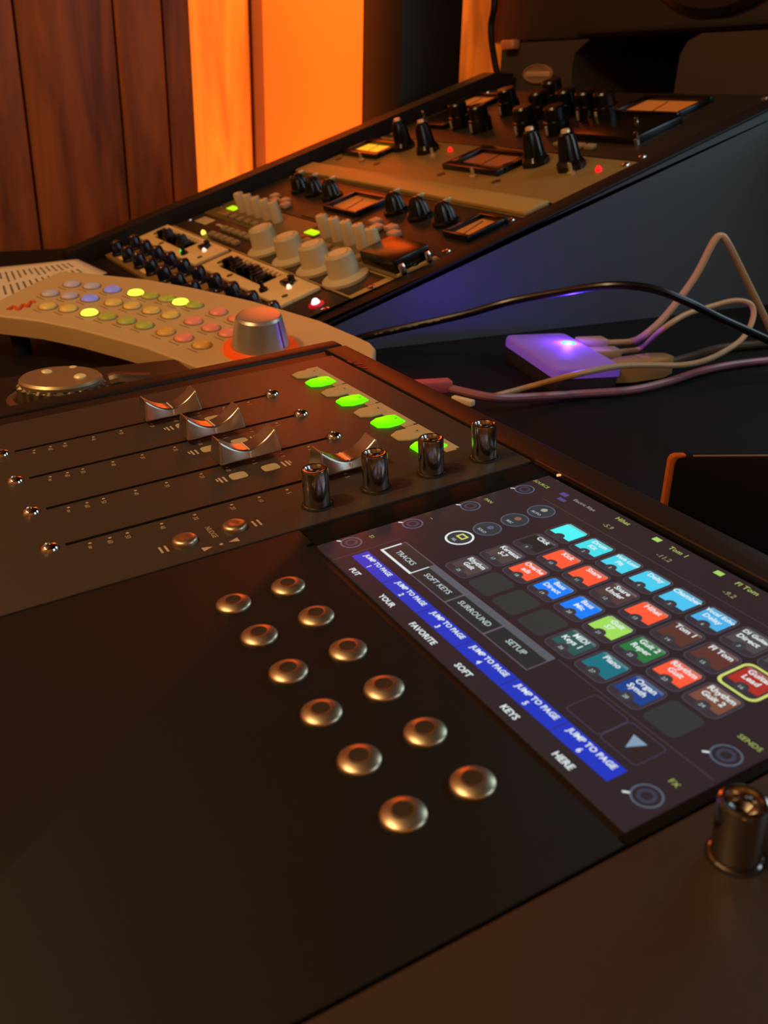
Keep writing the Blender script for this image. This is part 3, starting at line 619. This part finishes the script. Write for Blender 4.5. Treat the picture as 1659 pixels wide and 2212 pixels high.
# ================================================================== paper
pp = [at(-60, 578, 2, -62), at(167, 560, 2, -62), at(232, 590, 2, -62), at(-60, 690, 2, -62)]
pv = []; n = 12
for i in range(n + 1):
    for j in range(n + 1):
        a, b = i / n, j / n; q = pp[0] * (1 - a) * (1 - b) + pp[1] * a * (1 - b) + pp[2] * a * b + pp[3] * (1 - a) * b
        pv.append((q.x, q.y, DZ + .8 + 2.2 * a * a))
pf = [(i * (n + 1) + j, (i + 1) * (n + 1) + j, (i + 1) * (n + 1) + j + 1, i * (n + 1) + j + 1) for i in range(n) for j in range(n)]
po = part('paper_sheet', (pv, pf), PAPER, None); tag(po, 'cream printed paper sheet lying behind the beige remote', 'paper')
so = po.modifiers.new('thickness', 'SOLIDIFY'); so.thickness = .0003
F = Flat()
for blk, (s0, x0, x1) in enumerate(((8, .30, .55), (60, .62, .86))):
    for i in range(15):
        a = .12 + i * .052
        for bb in (0, 1):
            b0 = (.16, .5)[bb]; ln = random.uniform(.16, .28)
            def pt2(aa, b): return pp[0] * (1 - aa) * (1 - b) + pp[1] * aa * (1 - b) + pp[2] * aa * b + pp[3] * (1 - aa) * b
            if blk == 0:
                q = [pt2(a, b0), pt2(a + .016, b0), pt2(a + .016, b0 + ln), pt2(a, b0 + ln)]
                F.geo(([(v.x, v.y, DZ + 1.25 + 2.2 * (a + .02) ** 2) for v in q], [[0, 1, 2, 3]]), INK)
F.make('printed_lines', po)

# ================================================================== usb hub and cables
hz = -46.
hc = [at(*q, 2, hz) for q in ((1102, 728), (1215, 803), (1333, 783), (1205, 712))]
cen = (hc[0] + hc[1] + hc[2] + hc[3]) / 4; e1 = ((hc[1] - hc[0]) + (hc[2] - hc[3])) / 2; e2 = ((hc[3] - hc[0]) + (hc[2] - hc[1])) / 2
yaw = math.atan2(e1.y, e1.x); hl_, hw_ = e1.length, e2.length
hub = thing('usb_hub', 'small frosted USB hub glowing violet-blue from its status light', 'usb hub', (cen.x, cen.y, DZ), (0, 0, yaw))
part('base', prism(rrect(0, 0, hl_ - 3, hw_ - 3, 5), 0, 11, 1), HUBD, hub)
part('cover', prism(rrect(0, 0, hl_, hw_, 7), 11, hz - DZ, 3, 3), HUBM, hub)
lq = at(1228, 741, 2, hz) - cen; lq = (lq.x * math.cos(-yaw) - lq.y * math.sin(-yaw), lq.x * math.sin(-yaw) + lq.y * math.cos(-yaw))
part('status_led', lathe([(6, 0), (5.4, .5), (0, .9)], 20), BLUELED, hub, (lq[0], lq[1], hz - DZ))
for i in range(4): part('port', box(-36 + 20 * i, -24 + 20 * i, hw_ / 2 - 2, hw_ / 2 + .4, 4, 10, .4), VOID, hub)
gl = lamp('hub_status_glow', 'POINT', (cen.x + lq[0] * math.cos(yaw) - lq[1] * math.sin(yaw), cen.y + lq[0] * math.sin(yaw) + lq[1] * math.cos(yaw), hz + 5), .22, (.10, .035, 1.0), size=.003)
XC = -318
def route(L): return [at(a, b, ax, v) for a, b, ax, v in L]
c1 = route([(1270, 742, 2, -52), (1330, 741, 2, -55), (1365, 738, 2, -55), (1395, 722, 0, -325), (1440, 680, 0, -325), (1500, 600, 0, -325), (1540, 525, 0, -325), (1556, 510, 0, -325), (1572, 525, 0, -322), (1610, 600, 0, -318), (1659, 700, 0, -312), (1720, 830, 0, -305)])
w1 = thing('usb_cable', 'thick beige cable rising in a sharp peak behind the hub', 'cable', c1[0]); 
part('cord', tube([p - c1[0] for p in c1], 2.9, 10), WHITEC, w1)
part('plug', box(-7, 7, -14, 10, -4, 4, 1.5), WHITEC, w1, (0, 6, 0), (0, 0, yaw))
c2 = route([(1302, 764, 2, -56), (1350, 759, 2, -58), (1385, 752, 2, -58), (1430, 712, 0, -300), (1480, 680, 0, -300), (1530, 664, 0, -300), (1585, 650, 0, -296), (1622, 658, 0, -290), (1626, 690, 0, -284), (1600, 735, 0, -276), (1540, 772, 0, -268), (1480, 788, 0, -262), (1400, 789, 0, -262), (1330, 792, 0, -258), (1240, 810, 0, -250), (1150, 834, 2, -61), (1065, 857, 2, -62.8)])
w2 = thing('usb_cable', 'beige cable curling in a wide loop in front of the hub', 'cable', c2[0])
part('cord', tube([p - c2[0] for p in c2], 2.2, 10), WHITEC, w2); part('plug', box(-7, 7, -14, 10, -4, 4, 1.5), WHITEC, w2, (0, 4, 0), (0, 0, yaw))
c3 = route([(745, 741, 0, -425), (790, 727, 0, -425), (880, 707, 0, -410), (1000, 680, 0, -385), (1100, 652, 0, -365), (1200, 633, 0, -335), (1310, 617, 0, -300), (1400, 622, 0, -280), (1480, 650, 0, -265), (1560, 690, 0, -255), (1659, 735, 0, -245), (1760, 790, 0, -235)])
w3 = thing('black_cable', 'black cable arching over the hub with faint white printing', 'cable', c3[0]); part('cord', tube([p - c3[0] for p in c3], 3.0, 12), BLKC, w3)
cc3 = catmull(c3, 8)
for i in range(9, 21):
    a, b = cc3[i], cc3[i + 1]; v = (CAM - a).normalized() * 3.05
    if i % 3: part('print_dash', tube([a + v - c3[0], (a * .3 + b * .7) + v - c3[0]], .5, 5, 2), mat('cable_print', (110, 96, 76), .5), w3)
c4 = route([(905, 833, 2, -50), (960, 836, 2, -52), (1000, 846, 2, -53), (1060, 858, 2, -54), (1120, 859, 2, -57), (1250, 851, 2, -61), (1360, 843, 2, -61), (1440, 825, 2, -61), (1520, 800, 2, -61), (1600, 785, 2, -61), (1720, 772, 2, -61)])
w4 = thing('mauve_cable', 'mauve network cable with a pink plug running along the desk', 'cable', c4[0]); part('cord', tube([p - c4[0] for p in c4[1:]], 2.8, 10), PURC, w4)
dd = c4[1] - c4[0]; part('plug', box(-12, 14, -5, 5, -4, 4, 1), PINKP, w4, dd * .45, (0, 0, math.atan2(dd.y, dd.x)))
c5 = route([(1290, 812, 2, -58), (1345, 806, 2, -58), (1380, 796, 2, -57), (1432, 788, 2, -57), (1490, 772, 2, -58), (1560, 752, 2, -60), (1660, 742, 2, -61)])
w5 = thing('clear_usb_cable', 'translucent amber plug and cable lying behind the beige cable loop', 'cable', c5[2]); z0 = c5[2]
part('cord', tube([p - z0 for p in c5[3:]], 3.6, 10), mat('smoky_cable', (74, 58, 42), .3), w5)
dd = c5[3] - c5[2]; an = math.atan2(dd.y, dd.x)
part('plug', prism([(-30, -6), (-14, -11), (16, -11), (30, -5), (30, 5), (16, 11), (-14, 11), (-30, 6)], -6, 8, 2), AMBER, w5, (0, 0, 0), (0, 0, an)); part('metal_tip', box(-42, -26, -5.5, 5.5, -2.5, 2.5, .5), SATIN, w5, (0, 0, 0), (0, 0, an))
q = at(1000, 866, 2, -55); tag(part('white_plug_tip', box(-8, 8, -2.4, 2.4, -2, 2, .8), mat('plug_white', (225, 205, 165), .5), None, (q.x, q.y, q.z), (0, 0, .4)), 'tiny white plug tip peeking over the rear edge of the control surface', 'plug')

# ================================================================== dark box at the right edge
BT = at(1450, 985, 1, 180); e = at(1659, 984, 2, BT.z); dr = (e - BT); ang = math.atan2(dr.y, dr.x)
db = thing('standing_tablet', 'dark upright tablet with reflected orange light coloured into its edge, behind the touchscreen', 'tablet', (BT.x, BT.y, DZ), (0, 0, ang))
hh = BT.z - DZ
pr_ = rrect(75, hh / 2, 150, hh, 4); g = prism(pr_, 0, 2.4, .4); g = ([(a, 2.4 - c, b) for a, b, c in g[0]], [q[::-1] for q in g[1]])
part('case', g, mat('tablet_black', (20, 18, 17), .35), db)
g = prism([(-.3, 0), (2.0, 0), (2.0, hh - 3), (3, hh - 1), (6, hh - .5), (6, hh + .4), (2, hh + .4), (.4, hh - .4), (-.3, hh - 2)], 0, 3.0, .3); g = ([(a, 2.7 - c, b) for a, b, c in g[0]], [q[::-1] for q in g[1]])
part('edge_reflection', g, EDGELIT, db)  # strip coloured as the orange light along the tablet's side
part('edge_glint', box(9, 44, -.3, .4, hh - .4, hh + .3, .1), mat('edge_glint_pale', (180, 150, 120), .3, .5), db)  # pale line painted as the highlight on the top edge
